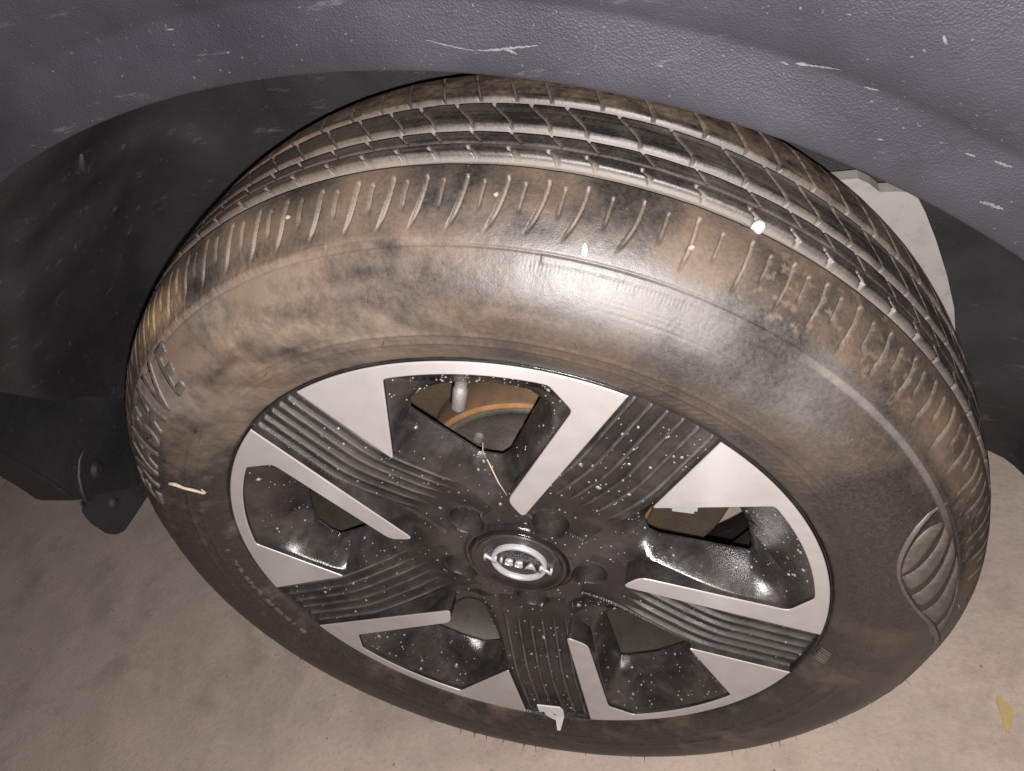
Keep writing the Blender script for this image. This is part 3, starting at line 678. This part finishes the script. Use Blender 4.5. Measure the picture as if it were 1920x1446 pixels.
def pebble(name, pos, size, label, mat, seed, cat='pebble'):
    bm = bmesh.new(); bmesh.ops.create_icosphere(bm, subdivisions=3, radius=1); r_ = np.random.default_rng(seed); dv_ = r_.normal(0, 1, (5, 3))
    for v in bm.verts:
        k = 1 + .13 * sum(math.sin(v.co.dot(Vector(q)) * 2.2 + i) for i, q in enumerate(dv_)) / 2
        v.co = Vector((v.co.x * size[0] * k, v.co.y * size[1] * k, v.co.z * size[2] * k))
    o = thing(name, from_bm(bm, True), mat, label, cat); o.matrix_local = WM @ Matrix.Translation(pos) @ Matrix.Rotation(rad(seed * 37), 4, 'Z'); return o
def ptread(a_, w, h=0):
    r = np.interp(-w, -sp[:, 1][10:], sp[:, 0][10:]) + h; return Vector((r * math.cos(rad(a_)), r * math.sin(rad(a_)), w))
pebble('pebble', ptread(53.0, -.0505, -.001), (.0050, .0034, .0040), 'white pebble wedged in the outer tread groove on the right side', M_white, 1)
pebble('pebble', on_side(.3152, 68.1, .0006), (.0048, .0016, .0010), 'flat white chip on the clean upper sidewall above the moulded ring', M_white, 2, 'stone chip')
pebble('pebble', ptread(77.3, -.029, -.0008), (.0015, .0017, .0015), 'small pale grit piece lodged in a shoulder slot near the tyre top', M_stone, 3)
pebble('pebble', ptread(99.6, -.028, -.0004), (.0020, .0016, .0014), 'round pale grit piece on the brown upper left shoulder', M_stone, 4)
pebble('pebble', ptread(58.6, -.0235, .0), (.0019, .0019, .0014), 'pale grit piece at the lower end of a right shoulder slot', M_stone, 6)
# wisp of dry grass in the top opening
bm = tube([(-.002, .101, -.036), (.003, .1135, -.030), (.006, .108, -.026), (.0115, .098, -.018), (.0165, .089, -.0135)], [.0003, .0006, .0006, .0005, .0002], 6)
bm2 = tube([(.0, .113, -.034), (.004, .108, -.029), (.004, .121, -.028), (.0055, .128, -.030)], [.0003, .0006, .0004, .0002], 6)
m2 = bpy.data.meshes.new('x'); bm2.to_mesh(m2); bm.from_mesh(m2); bm2.free()
thing('grass_wisp', from_bm(bm, True), M_straw, 'thin dry grass wisp hooked in the top wheel opening above the centre cap', 'grass wisp')
# loose grit on the concrete
gv, gf, nb = [], [], 0
proto = bmesh.new(); bmesh.ops.create_icosphere(proto, subdivisions=1, radius=1); gp = np.array([v.co[:] for v in proto.verts]); gq = [[v.index for v in f.verts] for f in proto.faces]; proto.free()
for k in range(900):
    s_ = min(.0032, rng.lognormal(math.log(.0008), .5)); c_ = np.array([rng.uniform(-1.1, .65), rng.uniform(-.25, .65), s_ * .35])
    gv.append(c_ + gp * s_ * rng.uniform(.6, 1.2, 3) * (1 + .2 * rng.normal(0, 1, (len(gp), 1)))); gf += [[a + nb for a in f] for f in gq]; nb += len(gp)
me = bpy.data.meshes.new('grit'); me.from_pydata(np.vstack(gv).tolist(), [], gf)
o = link('grit', me, mat_simple('sand_grit', (.42, .35, .29), (.16, .13, .11), 300, .85), None, False); o['kind'] = 'stuff'; o['label'] = 'fine loose grit scattered over the stained concrete'; o['category'] = 'grit'
# yellow mark on the ground
bm = bmesh.new(); r_ = np.random.default_rng(5); n = 36
ring = []
for i in range(n):
    a_ = 2 * PI * i / n; k = 1 + .2 * math.sin(3 * a_ + 1) + .25 * (r_.random() - .5)
    ring.append(bm.verts.new((.388 + .0055 * math.cos(a_) * k, .087 + .017 * math.sin(a_) * k, .0020)))
top = bm.faces.new(ring)
rr_ = bmesh.ops.extrude_face_region(bm, geom=[top])
for v in rr_['geom']:
    if isinstance(v, bmesh.types.BMVert): v.co.z = .0005
bmesh.ops.recalc_face_normals(bm, faces=bm.faces)
thing('paint_smudge', from_bm(bm), M_yellow, 'small yellow paint smudge on the concrete right of the tyre', 'paint smudge', world=False)

# water drops on the black spokes
gx = np.gradient(HZ, axis=1); bm = bmesh.new(); cnt = 0
proto = bmesh.new(); bmesh.ops.create_icosphere(proto, subdivisions=2, radius=1); pv = np.array([v.co[:] for v in proto.verts]); pf = [[v.index for v in f.verts] for f in proto.faces]; proto.free()
VV = []; FF = []; nb = 0
NT_, MT_ = HZ.shape
while cnt < 850:
    i = rng.integers(2, NT_ - 2); j = int(np.sqrt(rng.random()) * (MT_ - 4)) + 2
    z = HZ[i, j]
    if dHole[i % NA, j] < .0015 or RD[0, j] > .2300: continue
    kk = i % NA
    if dTop[kk, j] < .0012 and not inband[kk, j] and RD[0, j] > .075: continue
    if inband[kk, j] and rng.random() < .45: continue
    p = Pf[i, j]; t1 = Pf[i + 1, j] - Pf[i - 1, j]; t2 = Pf[i, j + 1] - Pf[i, j - 1]; nn_ = np.cross(t2, t1); nn_ = nn_ / (np.linalg.norm(nn_) + 1e-12)
    if nn_[2] < 0: nn_ = -nn_
    s = min(.0021, rng.lognormal(math.log(.00060), .45))
    t1 = t1 / (np.linalg.norm(t1) + 1e-12); t2 = np.cross(nn_, t1); e = rng.uniform(.8, 1.25)
    Q = p + pv[:, :1] * t1 * s * e + pv[:, 1:2] * t2 * s / e + pv[:, 2:] * nn_ * s * .62
    VV.append(Q); FF += [[a + nb for a in f] for f in pf]; nb += len(pv); cnt += 1
dm = bpy.data.meshes.new('drops'); dm.from_pydata(np.vstack(VV).tolist(), [], FF); dm.polygons.foreach_set('use_smooth', [True] * len(dm.polygons))
o = link('water_drops', dm, M_water); o['kind'] = 'stuff'; o['label'] = 'tiny clear water drops beaded over the black spokes and hub'; o['category'] = 'water drops'
